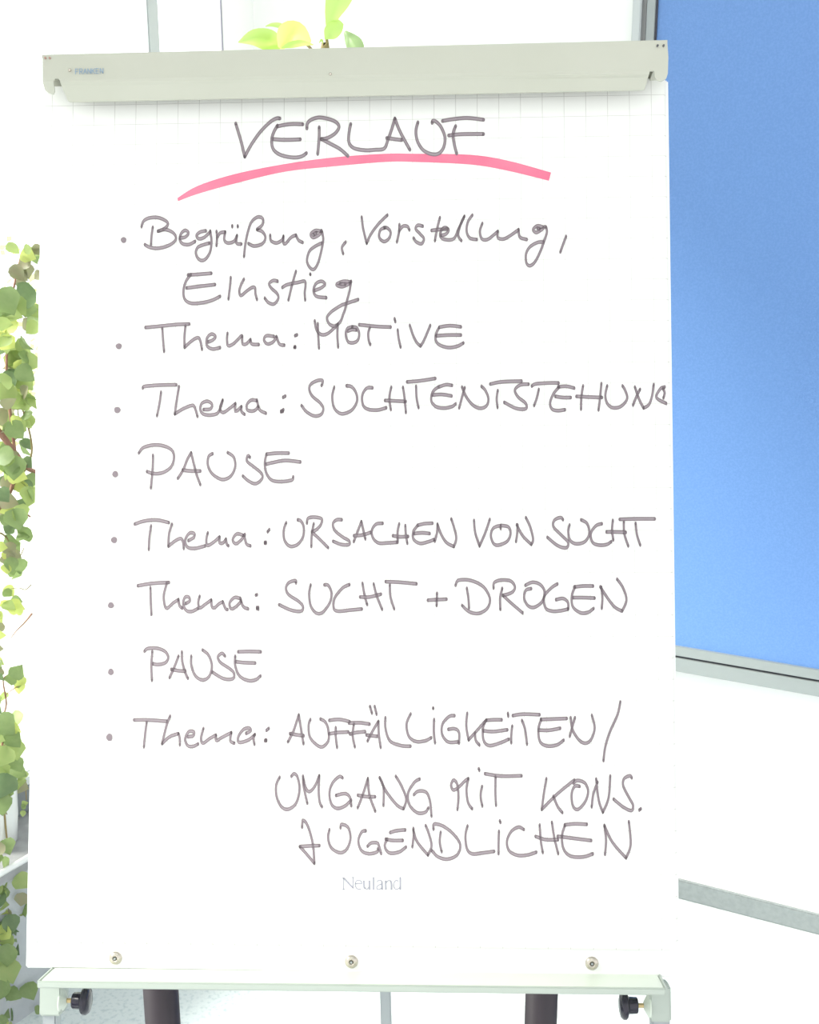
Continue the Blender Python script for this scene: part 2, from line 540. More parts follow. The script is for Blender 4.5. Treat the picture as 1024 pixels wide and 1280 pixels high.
# top return and hollow body of the bar
tl, tr_ = P(52.5, 68.5, bw - 0.004), P(834.5, 50, bw - 0.004)
bm = bmesh.new()
add_box(bm, tl, tr_ - tl, -EZ * 0.052, EYd * 0.003)
from_bm('bar_top', bm, M['cream'], chart)
bm = bmesh.new()
add_box(bm, tl + EYd * 0.004 - EZ * 0.034, tr_ - tl, -EZ * 0.018, EYd * 0.030)
from_bm('bar_back', bm, M['cream'], chart, bevel=0.002)
for sx_, xx in ((0, 54.5), (1, 817.5)):
    a = P(xx, 75, 0.028)
    box('bar_end', a, EX * 0.0145, EYd * 0.010, -EZ * 0.03, M['cream'], chart)
# pin holes at both ends
for x, y, m in ((822.5, 56, 'hole'), (830, 56, 'hole'), (56, 71.5, 'red_hole'), (61.5, 71.5, 'red_hole')):
    bm = bmesh.new()
    add_revolve(bm, P(x, y, bw + 0.0) - EZ * 0.008, EZ, [(0, 0.0011), (0.0072, 0.0011), (0.0078, 0.0)], 12)
    from_bm('hole_glint_dot', bm, M[m], chart)
for x, y in ((413, 92.5), (87, 87.5)):  # raised metal buttons standing in for two small white reflections
    bm = bmesh.new()
    add_revolve(bm, P(x, y, bw) - EZ * 0.004, EZ, [(0, 0.0016), (0.0042, 0.0016), (0.0052, 0.001), (0.0054, 0)], 14)
    from_bm('hole_glint_dot', bm, M['screw'], chart, smooth=True)

# button screws along the lower edge of the board
for x, y in ((144.5, 1197.5), (439.5, 1202), (740, 1204)):
    bm = bmesh.new()
    c = P(x, y, BW)
    add_revolve(bm, c - EZ * 0.001, EZ, [(0, 0.0068), (0.0018, 0.0068), (0.0034, 0.0058), (0.0044, 0.0036), (0.0046, 0.0026), (0.0030, 0.0024), (0.0030, 0)], 28)
    s = from_bm('button_screw', bm, M['screw'], chart, smooth=True)
    bm = bmesh.new()
    add_revolve(bm, c + EZ * 0.0021, EZ, [(0, 0.0013), (0.0014, 0.0012), (0.0018, 0)], 6)
    from_bm('socket', bm, M['tube'], s)

# pen tray
TW = 0.036
t0 = P(48.5, 1230.5, TW); t1 = P(833.5, 1240.5, TW)
lip = 0.0062
f0 = P(50, 1226, TW); f1 = P(831, 1235, TW)
dn = EYd
bm = bmesh.new()
ex = f1 - f0
add_box(bm, f0, ex, EYd * 0.0065, -EZ * (TW + 0.02))
tray = from_bm('pen_tray', bm, M['tray'], chart, bevel=0.0012)
box('tray_lip', f0 - EX * 0.002 + EYd * 0.0002 + EZ * 0.0015, ex + EX * 0.003, EYd * 0.0068, -EZ * 0.003, M['tray2'], tray, bevel=0.001)  # front edge in a darker grey, its shade put into the colour
for e in (0, 1):
    q = f0 if e == 0 else f1
    box('tray_end', q + EX * (-0.003 if e == 0 else 0.0) - EYd * 0.0005, EX * 0.003, EYd * 0.008, -EZ * (TW + 0.015), M['tray2'], tray, bevel=0.0008)


def leg_dir(lat=0.0):
    return (EYd + EX * lat).normalized()


# front legs: square sleeve, slimmer tube, rubber foot
for side in (0, 1):
    if side == 0: xa, xb, yb = 49.5, 76.5, 1270.5; ia, ib = 53, 70
    else: xa, xb, yb = 812, 839, 1278; ia, ib = 815, 838
    w = 0.008
    A = P(xa, 1216 if side == 0 else 1226, w); B = P(xb, 1216 if side == 0 else 1226, w); Cc = P(xa, yb, w)
    wd = EX * ((B - A).dot(EX)); ln = EYd * ((Cc - A).dot(EYd))
    sl = box('leg_sleeve', A + EYd * 0.006, wd, ln - EYd * 0.006, -EZ * 0.026, M['tray2'], chart, bevel=0.0018)
    I = P(ia, yb, w - 0.004); J = P(ib, yb, w - 0.004)
    top = I - EYd * 0.03
    length = top.z / -EYd.z
    lg = box('front_leg', top, EX * (J - I).dot(EX), EYd * (length - 0.012), -EZ * 0.018, M['tube'], chart, bevel=0.0015)
    e = top + EYd * (length - 0.02) + EX * (J - I).dot(EX) * 0.5 - EZ * 0.009
    e2 = Vector((e.x, e.y, 0.0))
    bm = bmesh.new()
    add_revolve(bm, e2, Z, [(0, 0), (0, 0.019), (0.012, 0.018), (0.03, 0.013), (0.032, 0)], 20)
    from_bm('rubber_foot', bm, M['knob'], lg, smooth=False)
    # clamping knob: flange, threaded stud, hub and dished grip
    sg = 1 if side == 0 else -1
    kx, ky = (77.5, 1250.5) if side == 0 else (811.5, 1257.0)
    k = P(kx, ky, w - 0.010)
    ax = EX * sg
    bm = bmesh.new()
    add_revolve(bm, k - ax * 0.001, ax, [(0, 0.0125), (0.0015, 0.0125), (0.0065, 0.004), (0.0065, 0)], 20)
    kn = from_bm('flange', bm, M['tray'], chart, smooth=False)
    bm = bmesh.new()
    add_revolve(bm, k + ax * 0.005, ax, [(0, 0.0024), (0.010, 0.0024)], 12)
    from_bm('stud', bm, M['brass'], chart)
    bm = bmesh.new()
    q = 0.0115
    add_revolve(bm, k + ax * q, ax, [(0, 0), (0, 0.0072), (0.001, 0.0082), (0.0085, 0.0086), (0.0095, 0.0092), (0.0105, 0.0128),
                                     (0.0125, 0.0144), (0.0150, 0.0142), (0.0175, 0.0120), (0.0190, 0.007), (0.0195, 0)], 32)
    gr = from_bm('clamping_knob', bm, M['knob'], chart, smooth=True)

# rear legs: dark round posts rising behind the board, grey middle strut, cross tube
Rr = 0.0226
tops = []
for x, D in ((201.2, 1.555), (677.3, 1.66)):
    d = ray(x, 1240)
    q = CAM + d * D
    foot = Vector((q.x, q.y, 0))
    # height at which the post meets the leaning board
    n = EZ; back = O_ + EZ * (BW - 0.018 - 0.03)
    zt = None
    h = (back - foot).dot(n) / n.z if abs(n.z) > 1e-6 else 1.4
    h = min(max(h, 0.9), 1.40)
    tops.append(foot + Z * h)
    bm = bmesh.new()
    add_revolve(bm, foot, Z, [(0, 0), (0, Rr + 0.004), (0.03, Rr + 0.003), (0.032, Rr), (h, Rr), (h, 0)], 32)
    lg = from_bm('rear_leg', bm, M['dark'], chart, smooth=False)
    for f in lg.data.polygons: f.use_smooth = abs(f.normal.z) < 0.5
    # bracket to the board
    bt = foot + Z * (h - 0.05)
    reach = (bt - (O_ + EZ * (BW - 0.018))).dot(EZ)
    bm = bmesh.new()
    add_box(bm, bt - EX * 0.012, EX * 0.024, Z * 0.03, EZ * max(-reach, 0.02))
    from_bm('leg_bracket', bm, M['tube'], chart)
bm = bmesh.new()
tube(bm, [Vector((tops[0].x, tops[0].y, 0.32)), Vector((tops[1].x, tops[1].y, 0.32))], 0.011, 12)
from_bm('cross_tube', bm, M['dark'], chart)
sa, sb = P(475.0, 1242, -0.03), P(488.0, 1242, -0.03)
sa2, sb2 = P(476, 1280, -0.03), P(489.2, 1280, -0.03)
dirs = (sa2 - sa).normalized()
dirs = (dirs - EZ * 0.02).normalized()
ln = (sa.z - 0.332) / -dirs.z
st = box('middle_strut', sa - dirs * 0.35, sb - sa, dirs * (ln + 0.35), -EZ * 0.012, M['tube'], chart, bevel=0.001)

# ---------------------------------------------------------------- paper pad with its writing
pad_px = [(57, 108), (829.5, 98), (845.5, 1186), (36.5, 1176)]
pc = P(441, 640, 0)
pad = empty('paper_pad', Vector(P(441, 1180, 0)), 'white squared flip chart pad with handwritten German course outline clamped on the easel', 'paper pad')
bm = bmesh.new()
uvl = bm.loops.layers.uv.new('UVMap')
for k in range(4):                                     # a few sheets, each a hair smaller
    f = [P(x, y, -0.0008 * k) for x, y in pad_px]
    sh = 0.0006 * k
    f[1] = f[1] + EX * sh; f[2] = f[2] + EX * sh + EYd * sh
    f[3] = f[3] + EYd * sh
    a = [bm.verts.new(q) for q in f]; c = [bm.verts.new(q - EZ * 0.0005) for q in f]
    fs = [bm.faces.new(a), bm.faces.new(c[::-1])]
    for i in range(4):
        j = (i + 1) % 4
        fs.append(bm.faces.new((a[i], a[j], c[j], c[i])))
bm.faces.ensure_lookup_table()
for fc in bm.faces:
    for lp in fc.loops:
        lp[uvl].uv = uv(lp.vert.co)
u0, v0 = uv(P(651, 170, 0))
v1 = uv(P(651, 172, 0))[1]
m1 = line_mask(sx.outputs['X'], GRID, -u0 + 0.00025, 0.0006)
m2 = line_mask(sx.outputs['Y'], 0.0222, -v1 + 0.00025, 0.0006)
mxm = nt.nodes.new('ShaderNodeMath'); mxm.operation = 'MAXIMUM'
nt = p.node_tree
nt.links.new(m1, mxm.inputs[0]); nt.links.new(m2, mxm.inputs[1])
cm = nt.nodes.new('ShaderNodeMix'); cm.data_type = 'RGBA'
cm.inputs['A'].default_value = (0.86, 0.86, 0.825, 1)
cm.inputs['B'].default_value = (0.62, 0.61, 0.58, 1)
nt.links.new(mxm.outputs[0], cm.inputs['Factor'])
nt.links.new(cm.outputs['Result'], b.inputs['Base Color'])
me = bpy.data.meshes.new('sheet'); 
bmesh.ops.recalc_face_normals(bm, faces=list(bm.faces))
bm.to_mesh(me); bm.free()
link('sheet', me, p, pad)


def parse(x0, y0, s, text):
    o = []
    for st_ in text.split(';'):
        pts = []
        for t in st_.split():
            a, c = t.split(',')
            pts.append((x0 + float(a) / s, y0 + float(c) / s))
        if pts: o.append(pts)
    return o


def ink(name, strokes, m, w, parent, na=2.6, nb=1.3, label=None, w_plane=None):
    """chisel-nib strokes as flat ribbons lying on the sheet"""
    w = w if w_plane is None else w_plane
    bm = bmesh.new()
    ul = bm.loops.layers.uv.new('UVMap')
    dist = {}

    def vert(x, y, d):
        v = bm.verts.new(P(x, y, w)); dist[v] = d
        return v

    def nib(c, sc=1.0):
        ce = vert(c[0], c[1], min(na, nb) * 1.1)
        vs = [vert(c[0] + nb * sc * math.cos(t), c[1] + na * sc * math.sin(t), 0.0) for t in [2 * math.pi * i / 12 for i in range(12)]]
        for i in range(12):
            bm.faces.new((ce, vs[i], vs[(i + 1) % 12]))
    for pts in strokes:
        if len(pts) == 1:
            nib(pts[0]); continue
        q = catmull(pts, 5)
        rows = []
        for i, c in enumerate(q):
            a, d = q[max(i - 1, 0)], q[min(i + 1, len(q) - 1)]
            tx, ty = d[0] - a[0], d[1] - a[1]
            l = math.hypot(tx, ty) or 1
            nx, ny = -ty / l, tx / l
            h = math.sqrt((nb * nx) ** 2 + (na * ny) ** 2)
            rows.append((vert(c[0] + nx * h, c[1] + ny * h, 0.0), vert(c[0], c[1], h), vert(c[0] - nx * h, c[1] - ny * h, 0.0)))
        for r0, r1 in zip(rows, rows[1:]):
            bm.faces.new((r0[0], r1[0], r1[1], r0[1]))
            bm.faces.new((r0[1], r1[1], r1[2], r0[2]))
        nib(q[0], 0.97); nib(q[-1], 0.97)
    for f in bm.faces:
        for lp in f.loops:
            lp[ul].uv = (dist[lp.vert], 0.0)
    me = bpy.data.meshes.new(name)
    bm.normal_update()
    for f in bm.faces:
        if f.normal.dot(EZ) < 0: f.normal_flip()
    bm.to_mesh(me); bm.free()
    o = link(name, me, m, parent)
    if label: o['label'] = label
    return o


def dots(name, items, m, w, parent, label=None):
    bm = bmesh.new()
    ul = bm.loops.layers.uv.new('UVMap')
    for x, y, rx, ry in items:
        vs = [bm.verts.new(P(x + rx * math.cos(t) * (1 + 0.08 * math.sin(3 * t + x)), y + ry * math.sin(t), w)) for t in [2 * math.pi * i / 14 for i in range(14)]]
        f = bm.faces.new(vs); bm.normal_update()
        for lp in f.loops: lp[ul].uv = (1.0, 0.0)
        if f.normal.dot(EZ) < 0: f.normal_flip()
    me = bpy.data.meshes.new(name); bm.to_mesh(me); bm.free()
    o = link(name, me, m, parent)
    if label: o['label'] = label
    return o


Z1 = (200, 120, 3.2); Z2 = (400, 120, 3.2); Z3 = (130, 250, 3.2); Z4 = (400, 250, 3.2); Z5 = (130, 390, 3.2); Z6 = (350, 390, 4.096)
Z7 = (560, 450, 3.413); Z8 = (130, 540, 3.793); Z9 = (320, 630, 3.657); Z10 = (570, 630, 3.657); Z11 = (120, 710, 4.267)
Z12 = (120, 870, 4.267); Z13 = (340, 870, 4.267); Z14 = (560, 870, 4.267); Z15 = (330, 950, 4.096); Z16 = (560, 950, 3.793)
PX = (0, 0, 1)
WORDS = [
 ('VERLAUF', [(Z1, '303,110 315,150 328,195 339,243; 339,243 365,195 400,145 440,105 465,90 480,90; 468,122 500,115 535,112 572,113; 450,172 490,175 525,175 562,173;'
   '470,118 455,145 447,175 452,210 475,232 510,243 545,246 570,240 586,228; 588,130 590,110 605,95 635,86 675,92 705,105 716,125 700,150 670,168 645,172;'
   '645,172 680,190 720,212 752,240; 637,125 637,160 634,200 631,232; 763,112 756,150 756,185 775,208 820,217 860,215 897,210 912,175 928,130 940,90;'
   '940,90 955,130 975,170 1000,215; 907,168 935,172 968,176'),
   (Z2, '392,105 384,140 390,180 412,215 445,232 475,230 495,205 500,165 485,125 465,103 452,99 449,108; 490,100 530,93 590,88 655,95; 515,158 560,153 610,152 655,152; 543,120 533,150 537,190 547,230')]),
 ('Begrüßung', [(Z3, '150,107 158,85 180,72 215,70 245,82 256,97 240,115 215,125; 215,125 245,118 275,130 288,152 275,172 245,187 210,193 180,188 163,178; 195,108 190,145 188,178;'
   '303,152 325,148 338,132 325,121 308,135 303,158 315,175 340,178 365,165; 408,123 385,128 370,142 380,155 400,150 420,132 425,124; 425,124 430,165 425,205 410,232 392,242 375,232 367,210 375,190 395,180 422,172;'
   '450,125 452,150 450,182; 452,152 465,132 485,128; 485,128 481,158 495,172 520,165 532,142; 532,142 530,172 550,176; 513,103 513,107; 535,103 535,107;'
   '560,226 565,180 575,130 590,88 615,68 635,75 634,98 612,118; 612,118 635,128 646,152 632,176 600,184 578,174;'
   '665,140 668,162 690,172 712,160 718,145; 718,145 718,170 727,174 748,150 768,140; 768,140 778,160 795,170;'
   '868,125 845,122 827,137 838,150 862,138 870,122; 850,130 840,140; 872,125 877,160 868,210 855,255 838,278 820,265 812,240 822,205 845,185 872,172; 967,168 952,190 957,215')]),
 ('Vorstellung', [(Z4, '167,68 172,110 180,145 187,173; 187,173 205,135 235,95 270,60; 262,110 242,120 237,148 255,166 275,155 283,130 270,112 256,110; 318,98 316,130 308,168; 316,125 332,105 350,106 358,120;'
   '412,105 392,101 383,115 400,135 416,155 406,175 385,167 375,152; 480,70 470,110 460,163; 446,122 475,118 512,116; 484,142 504,136 515,120 500,110 485,122 482,145 500,158 535,155 555,115 578,65;'
   '578,65 562,100 553,140 566,163; 610,60 592,88 587,125 600,152 628,158; 650,93 640,125 648,155 670,158 695,140 712,125; 712,125 712,150 735,156 765,140 795,118; 795,118 800,148 828,158;'
   '892,108 870,103 853,118 865,130 885,120 900,106; 870,112 880,118; 905,108 908,130 895,170 880,210 860,248 840,263 826,250 825,215 840,188 870,170 895,168; 985,145 972,180 962,208')]),
 ('Einstieg', [(Z3, '335,300 380,297 430,293; 330,352 385,345 445,338; 347,298 328,325 318,360 322,395 345,412 385,412 430,402 465,385; 507,310 504,345 498,396; 560,316 548,340 541,365 548,382 570,365 592,350 604,352 606,375 612,398;'
   '695,325 677,322 661,335 670,353 693,375 697,395 680,416 658,410 643,392; 768,285 755,330 745,370 738,400; 713,350 735,338 775,330 803,325 806,345 803,370 805,400; 825,296 826,298;'
   '842,362 868,352 884,337 870,325 848,335 838,362 850,385 890,391; 988,328 958,325 930,338 950,347 972,340 984,332 ; 945,334 965,338'),
   (PX, '439,351.6 437,364 434,375 432.8,381 431,388 429,393 425.5,402 418.4,407.6 411.5,404.6 409,397 413,391 418.7,386.5 427,381.5 434,379 448,374.3')]),
 ('Thema:', [(Z5, '165,62 220,57 290,50 342,48; 233,65 236,110 240,158; 326,55 322,95 322,142; 322,142 345,120 372,103 384,112 392,150; 416,120 435,112 446,98 430,88 412,105 412,135 435,148 465,142;'
   '494,85 492,110 497,135 520,125 548,97 553,97; 553,97 554,125 568,128 586,110; 586,110 592,128 620,130; 680,98 650,95 640,112 655,128 678,118 690,98; 690,98 702,128 722,133; 764,95 773,91; 761,142 766,139; 762,139 766,142')]),
 ('MOTiVE', [(Z6, '194,60 196,120 200,185; 178,45 185,85 200,108 220,117 245,110 275,85 298,62; 296,65 294,120 298,180; 372,75 345,86 337,115 348,150 372,158 398,145 406,110 392,80 370,78; 348,98 370,90 392,92;'
   '405,65 450,70 510,75 568,77; 460,80 452,110 455,145 463,167; 603,92 608,135 618,180; 587,34 591,50; 665,68 680,115 700,155 720,175; 720,175 735,150 755,105 770,68;'
   '815,78 870,70 928,76; 800,122 860,118 928,118; 815,80 800,110 798,145 820,170 865,182 910,175 940,158')]),
 ('Thema:', [(Z5, '155,305 165,297 230,292 290,291; 228,320 222,365 212,415; 300,298 292,345 283,408; 283,408 315,388 350,374 362,380 374,418; 398,390 425,388 432,370 415,357 392,365 385,388 397,408 430,412 458,400 475,352;'
   '475,352 464,385 476,402 502,386 526,366; 526,366 526,398 550,378; 550,378 550,398 563,410; 612,355 590,352 572,370 574,392 600,395 618,378; 612,352 622,390 648,405; 716,342 726,336; 708,400 718,390; 708,396 716,398')]),
 ('SUCHTENTSTEHUNG', [(Z6, '213,377 219,352 195,350 160,368 150,395 165,430 205,465 222,495 210,525 175,532 135,510 110,478; 278,385 268,430 275,485 300,515 330,520 370,500 395,455 388,410 365,382 340,378;'
   '475,388 445,390 422,425 425,475 450,498 500,502 545,490; 570,385 560,440 568,500; 630,385 638,440 645,515; 537,453 590,455 645,458; 650,358 720,352 797,340; 697,380 700,440 710,490;'
   '812,385 850,372 882,376; 780,425 830,422 880,430; 812,383 782,410 775,455 800,485 840,492 880,485 900,470'),
   (Z7, '72,118 60,160 48,205; 60,115 80,160 110,195 140,206 165,195 173,165 160,130 143,112; 180,103 230,93 315,90; 213,130 208,165 212,203; 345,103 310,106 286,128 300,158 332,185 332,208 290,206 240,180;'
   '358,112 375,102 430,98 473,98; 388,125 380,160 368,195; 470,115 505,112 540,120; 458,155 490,160 525,160; 475,115 450,145 436,185 446,210 470,216 500,212;'
   '577,110 570,155 568,210; 655,100 650,155 643,213; 548,155 600,158 658,160; 680,110 672,150 680,185 705,204 740,197 765,165 757,130 745,110;'
   '820,125 805,155 790,193; 798,115 815,165 835,205; 835,205 858,190 872,150 878,105; 926,115 908,122 890,152 898,168 925,182 932,186; 918,122 925,140 920,162')]),
 ('PAUSE', [(Z8, '165,100 185,75 230,62 280,65 320,85 332,120 318,165 280,192 235,197 203,187; 232,110 230,180 222,265; 350,220 375,180 395,130 413,98; 413,98 425,150 440,205 457,250; 372,180 410,185 458,185;'
   '515,102 495,118 493,160 515,200 560,225 600,210 622,165 615,120 586,97; 692,120 682,112 678,138 710,165 745,195 750,220 720,245 685,232 658,208; 770,105 820,100 877,100; 767,153 800,145 860,135 932,142;'
   '770,105 762,150 770,195 795,228 840,235 890,228 897,212')]),
 ('Thema:', [(Z8, '145,437 190,422 250,417 308,430; 223,445 215,500 212,557; 322,437 308,485 305,542; 305,542 335,518 362,505 374,520 378,553; 400,515 425,500 428,482 405,480 385,512 395,545 430,552 480,540;'
   '492,478 485,510 490,538 520,522 548,497; 548,497 548,525 565,525 578,507; 578,507 582,530 590,540; 660,490 630,483 610,510 625,530 652,510 668,485; 665,490 675,530 695,540; 776,474 784,462; 762,522 768,528; 768,522 762,528')]),
 ('URSACHEN', [(Z9, '138,85 127,120 130,165 155,193 190,185 215,150 218,105 205,78 190,72; 233,88 238,66 265,60 300,68 296,95 275,118 255,128; 255,128 290,160 330,200; 264,90 255,140 253,195;'
   '393,72 370,72 352,90 360,120 395,150 425,168 425,185 390,185 352,170; 447,172 465,125 482,80; 482,80 490,115 500,160; 447,145 485,142 525,130; 580,88 550,92 530,120 535,155 560,178 600,178 645,175;'
   '655,90 648,125 648,175; 683,98 685,135 692,180; 625,145 660,150 697,148; 738,98 770,90 808,88; 722,135 760,132 795,135; 740,98 720,125 720,160 750,180 790,172 815,162;'
   '830,92 828,130 818,170; 830,92 845,135 870,175 905,195; 905,195 916,155 905,105 893,68')]),
 ('VON', [(Z10, '83,75 88,130 108,192; 108,192 135,130 155,70; 205,112 200,100 170,112 160,145 172,180 195,188 235,170 250,135 240,105 205,98; 282,95 280,135 275,172; 278,95 305,145 345,185; 345,185 353,160 340,105 320,62')]),
 ('SUCHT', [(Z10, '490,72 478,62 450,75 447,105 485,145 513,175 505,200 465,190 418,152; 520,95 514,125 522,165 550,182 590,172 610,135 600,90 572,72; 668,90 640,100 617,135 625,175 655,188 690,185 710,172;'
   '718,75 714,120 720,165; 768,80 770,135 788,192; 688,128 730,128 778,130; 748,70 820,68 910,68; 822,88 828,140 843,188')]),
 ('Thema:', [(Z11, '222,95 300,82 390,77; 290,105 292,180 295,248; 378,80 362,140 364,190 378,215 410,188 440,168; 440,168 445,200 460,215; 478,190 500,175 494,155 474,157 465,190 480,225 510,232 545,215;'
   '553,150 545,185 553,213 585,192 615,170; 615,170 618,205 632,212 655,192 676,180; 676,180 690,215 702,222; 770,162 738,158 712,188 722,218 748,205 774,178; 770,162 785,205 812,218; 852,146 859,142; 858,210 866,220; 866,210 858,218')]),
 ('SUCHT', [(Z9, '183,362 180,350 150,360 137,385 150,415 195,445 215,470 205,490 160,485 105,460; 250,370 243,410 250,465 275,498 305,495 338,450 345,405 330,372 312,370; 428,368 395,385 360,430 355,475 375,490 430,485 485,480;'
   '487,362 495,410 508,460; 538,365 552,420 577,482; 475,425 520,425 572,412; 592,355 660,358 735,365; 612,370 615,425 632,480')]),
 ('+', [(Z9, '785,440 830,437 872,435; 828,408 826,465')]),
 ('DROGEN', [(Z10, '-2,372 5,355 20,347 70,350 125,378 155,430 145,475 105,500 60,492 28,463; 50,385 57,430 60,475; 172,385 175,360 205,348 250,352 270,380 255,405 215,418; 215,418 255,455 305,498; 212,385 202,430 203,482;'
   '345,387 320,395 312,430 330,465 360,472 395,445 405,400 385,368 350,358 317,372; 465,365 435,385 403,425 410,475 440,490 480,488 514,480; 514,480 512,450 490,432 457,438; 540,380 580,375 628,375; 535,428 580,428 635,430;'
   '545,378 530,420 535,470 570,497 605,495 630,477; 665,380 670,430 667,477; 660,378 690,425 725,470 760,490; 760,490 780,440 765,385 737,343')]),
 ('PAUSE', [(Z11, '258,445 275,430 320,427 365,443 385,475 370,505 330,515 303,510; 300,445 295,520 298,600; 392,585 415,535 440,470; 458,447 460,500 475,555 490,590; 400,540 440,548 478,550;'
   '508,470 508,520 530,575 570,598 605,575 618,520 600,465 568,437; 688,470 672,455 650,475 665,505 710,535 735,560 730,590 680,590 620,555; 758,447 820,445 880,447; 745,500 795,505 850,507; 742,470 742,520 765,575 810,600 850,597 878,575')]),
 ('Thema:', [(Z12, '202,128 280,128 380,135; 270,140 262,200 255,272; 395,107 375,160 352,255; 352,255 392,218 440,200; 440,200 446,225 447,262; 490,218 518,212 522,192 495,190 475,230 490,265 520,268 545,255;'
   '573,173 560,225 570,252 605,228 640,208; 640,208 642,238 670,222 722,195; 722,195 716,238 738,252; 800,200 825,185 815,170 785,180 760,215 760,245 785,245 820,230 848,205; 848,205 840,225 845,258; 909,184 922,172; 901,240 909,234; 903,234 908,240')]),
 ('AUFFÄLLiGKEiTEN', [(Z13, '85,245 115,185 143,100; 143,100 155,180 168,255; 95,200 130,207 170,212; 205,125 195,160 205,225 260,272 300,240 300,180 285,140 258,122; 305,130 360,125 415,137; 340,168 340,215 347,275; 305,202 350,195 408,192;'
   '410,145 465,143 522,150; 437,150 430,210 442,272; 415,203 450,195 498,190; 510,240 535,190 568,135; 568,135 570,205 580,275; 503,208 530,212 562,215; 523,55 533,92; 548,55 558,98;'
   '605,115 606,175 630,240 690,265 740,268; 740,95 718,150 730,215 770,243 820,238 850,222; 865,125 863,190 870,250; 860,64 860,67; 975,105 945,110 910,150 908,205 940,245 995,245; 998,252 998,195 975,175 940,178'),
   (Z14, '103,92 98,160 110,235; 110,235 150,190 205,128; 145,195 148,235 168,262; 205,130 240,127 288,127; 188,185 240,190 318,180; 203,130 187,170 190,235 220,265 280,250 325,230; 343,160 338,210 338,250; 320,92 322,108;'
   '345,105 400,97 490,100; 395,130 412,180 422,258; 495,125 560,123 635,120; 483,182 540,183 600,172; 498,125 483,175 490,240 525,266 580,262 618,235; 678,115 665,160 650,215; 655,115 665,180 700,235 735,252 765,230 783,170 768,103')]),
 ('/', [(Z14, '920,32 905,100 865,190 840,270 830,345')]),
 ('UMGANG', [(Z15, '80,88 62,130 65,190 90,240 125,252 165,220 182,150 172,90 155,70 140,84; 200,82 204,140 222,222; 202,95 212,140 232,162 260,135 283,80; 283,80 280,160 285,215 297,240;'
   '403,92 385,85 350,120 335,170 345,225 375,248 415,235 447,205; 447,235 440,192 415,172 368,182; 480,245 505,180 532,95; 532,95 540,180 570,263; 480,180 525,188 570,188;'
   '592,90 612,140 612,232; 594,92 625,160 680,230 715,250; 715,250 728,200 705,135 675,83; 798,97 770,115 738,170 745,230 785,270 825,268 842,245; 768,178 790,160 830,165 850,210 858,288')]),
 ('MiT', [(Z16, '45,235 50,180 45,120 28,95 15,118 25,142 50,130 80,100 97,88; 97,88 88,140 95,200 115,232; 162,125 155,170 163,218; 146,41 149,49; 175,65 250,76 350,75; 226,80 225,150 228,215')]),
 ('KONS.', [(Z16, '467,88 455,160 445,235; 445,235 520,160 600,95; 500,172 520,220 543,250; 625,125 602,125 587,160 592,215 615,235 650,200 665,150 650,110 615,97 595,110; 710,105 690,160 682,222; 703,90 715,190 735,248;'
   '735,248 762,180 770,75; 872,85 862,75 835,90 832,125 860,180 878,215 870,240 830,222 785,185; 908,238 915,231')]),
 ('JUGENDLiCHEN', [(Z15, '195,345 200,308 225,340 250,430 258,530; 258,530 225,490 183,443; 183,443 235,440 285,438; 335,357 328,400 345,450 390,475 425,455 443,400 430,345 397,330 392,348;'
   '522,362 500,370 483,415 500,465 540,480 580,470 583,455; 530,442 550,425 580,425 590,445 600,480; 645,372 680,362 725,358; 622,405 660,412 712,412; 632,405 618,440 640,475 690,472 728,445;'
   '765,350 766,390 760,445; 765,360 785,420 840,487; 840,487 858,440 845,380 828,335; 868,355 872,328 920,340 975,385 1005,435 990,485 940,508 890,495 858,462; 905,370 900,420 910,470'),
   (Z16, '93,312 83,360 90,420 115,445 170,440 220,433; 242,338 240,390 240,445; 246,288 249,297; 360,330 335,318 300,340 280,385 290,430 330,452 380,450 420,437; 435,308 440,380 450,440; 493,295 505,370 523,445;'
   '415,362 465,378 523,378; 553,308 600,303 660,305; 520,362 600,372 680,382; 555,310 541,360 548,420 580,455 640,460 688,445; 742,310 750,380 745,448; 742,310 780,390 845,465; 845,465 867,400 858,292')]),
]
for i, (word, chunks) in enumerate(WORDS):
    st_ = []
    for (x0, y0, s), t in chunks:
        st_ += parse(x0, y0, s, t)
    title = (i == 0)
    ink('handwritten_word', st_, M['ink'], 0.0005, pad, na=2.45 if title else 2.35, nb=1.75 if title else 1.35,
        label='dark marker writing "%s"' % word)
BUL = [(154.5, 300, 3.6, 3.8), (148.5, 432.8, 3.9, 3.8), (146.6, 512.5, 4.1, 4.1), (144, 592.6, 3.7, 4.2), (142.6, 675, 3.9, 4.1), (138.6, 756.5, 3.8, 3.9), (138.5, 839.8, 3.6, 4.2), (136.8, 921.6, 4.0, 4.8)]
for q in BUL:
    dots('bullet_dot', [q], M['ink'], 0.0005, pad)
# red underline: tapered band
up_ = [(70, 408), (150, 360), (300, 312), (500, 272), (700, 245), (900, 231), (1020, 231), (1240, 235), (1390, 258), (1565, 306)]
lo_ = [(72, 421), (150, 392), (300, 350), (500, 303), (700, 281), (900, 264), (1020, 264), (1240, 274), (1387, 298), (1556, 339)]
up_ = catmull([(200 + a / 3.2, 120 + c / 3.2) for a, c in up_], 5)
lo_ = catmull([(200 + a / 3.2, 120 + c / 3.2) for a, c in lo_], 5)
bm = bmesh.new()
ra_ = [bm.verts.new(P(a, c, 0.0003)) for a, c in up_]
rb_ = [bm.verts.new(P(a, c, 0.0003)) for a, c in lo_]
for i in range(len(ra_) - 1):
    bm.faces.new((ra_[i], rb_[i], rb_[i + 1], ra_[i + 1]))
bm.normal_update()
for f in bm.faces:
    if f.normal.dot(EZ) < 0: f.normal_flip()
me = bpy.data.meshes.new('underline'); bm.to_mesh(me); bm.free()
link('underline', me, M['red'], pad)['label'] = 'thick curved red marker line under the heading'
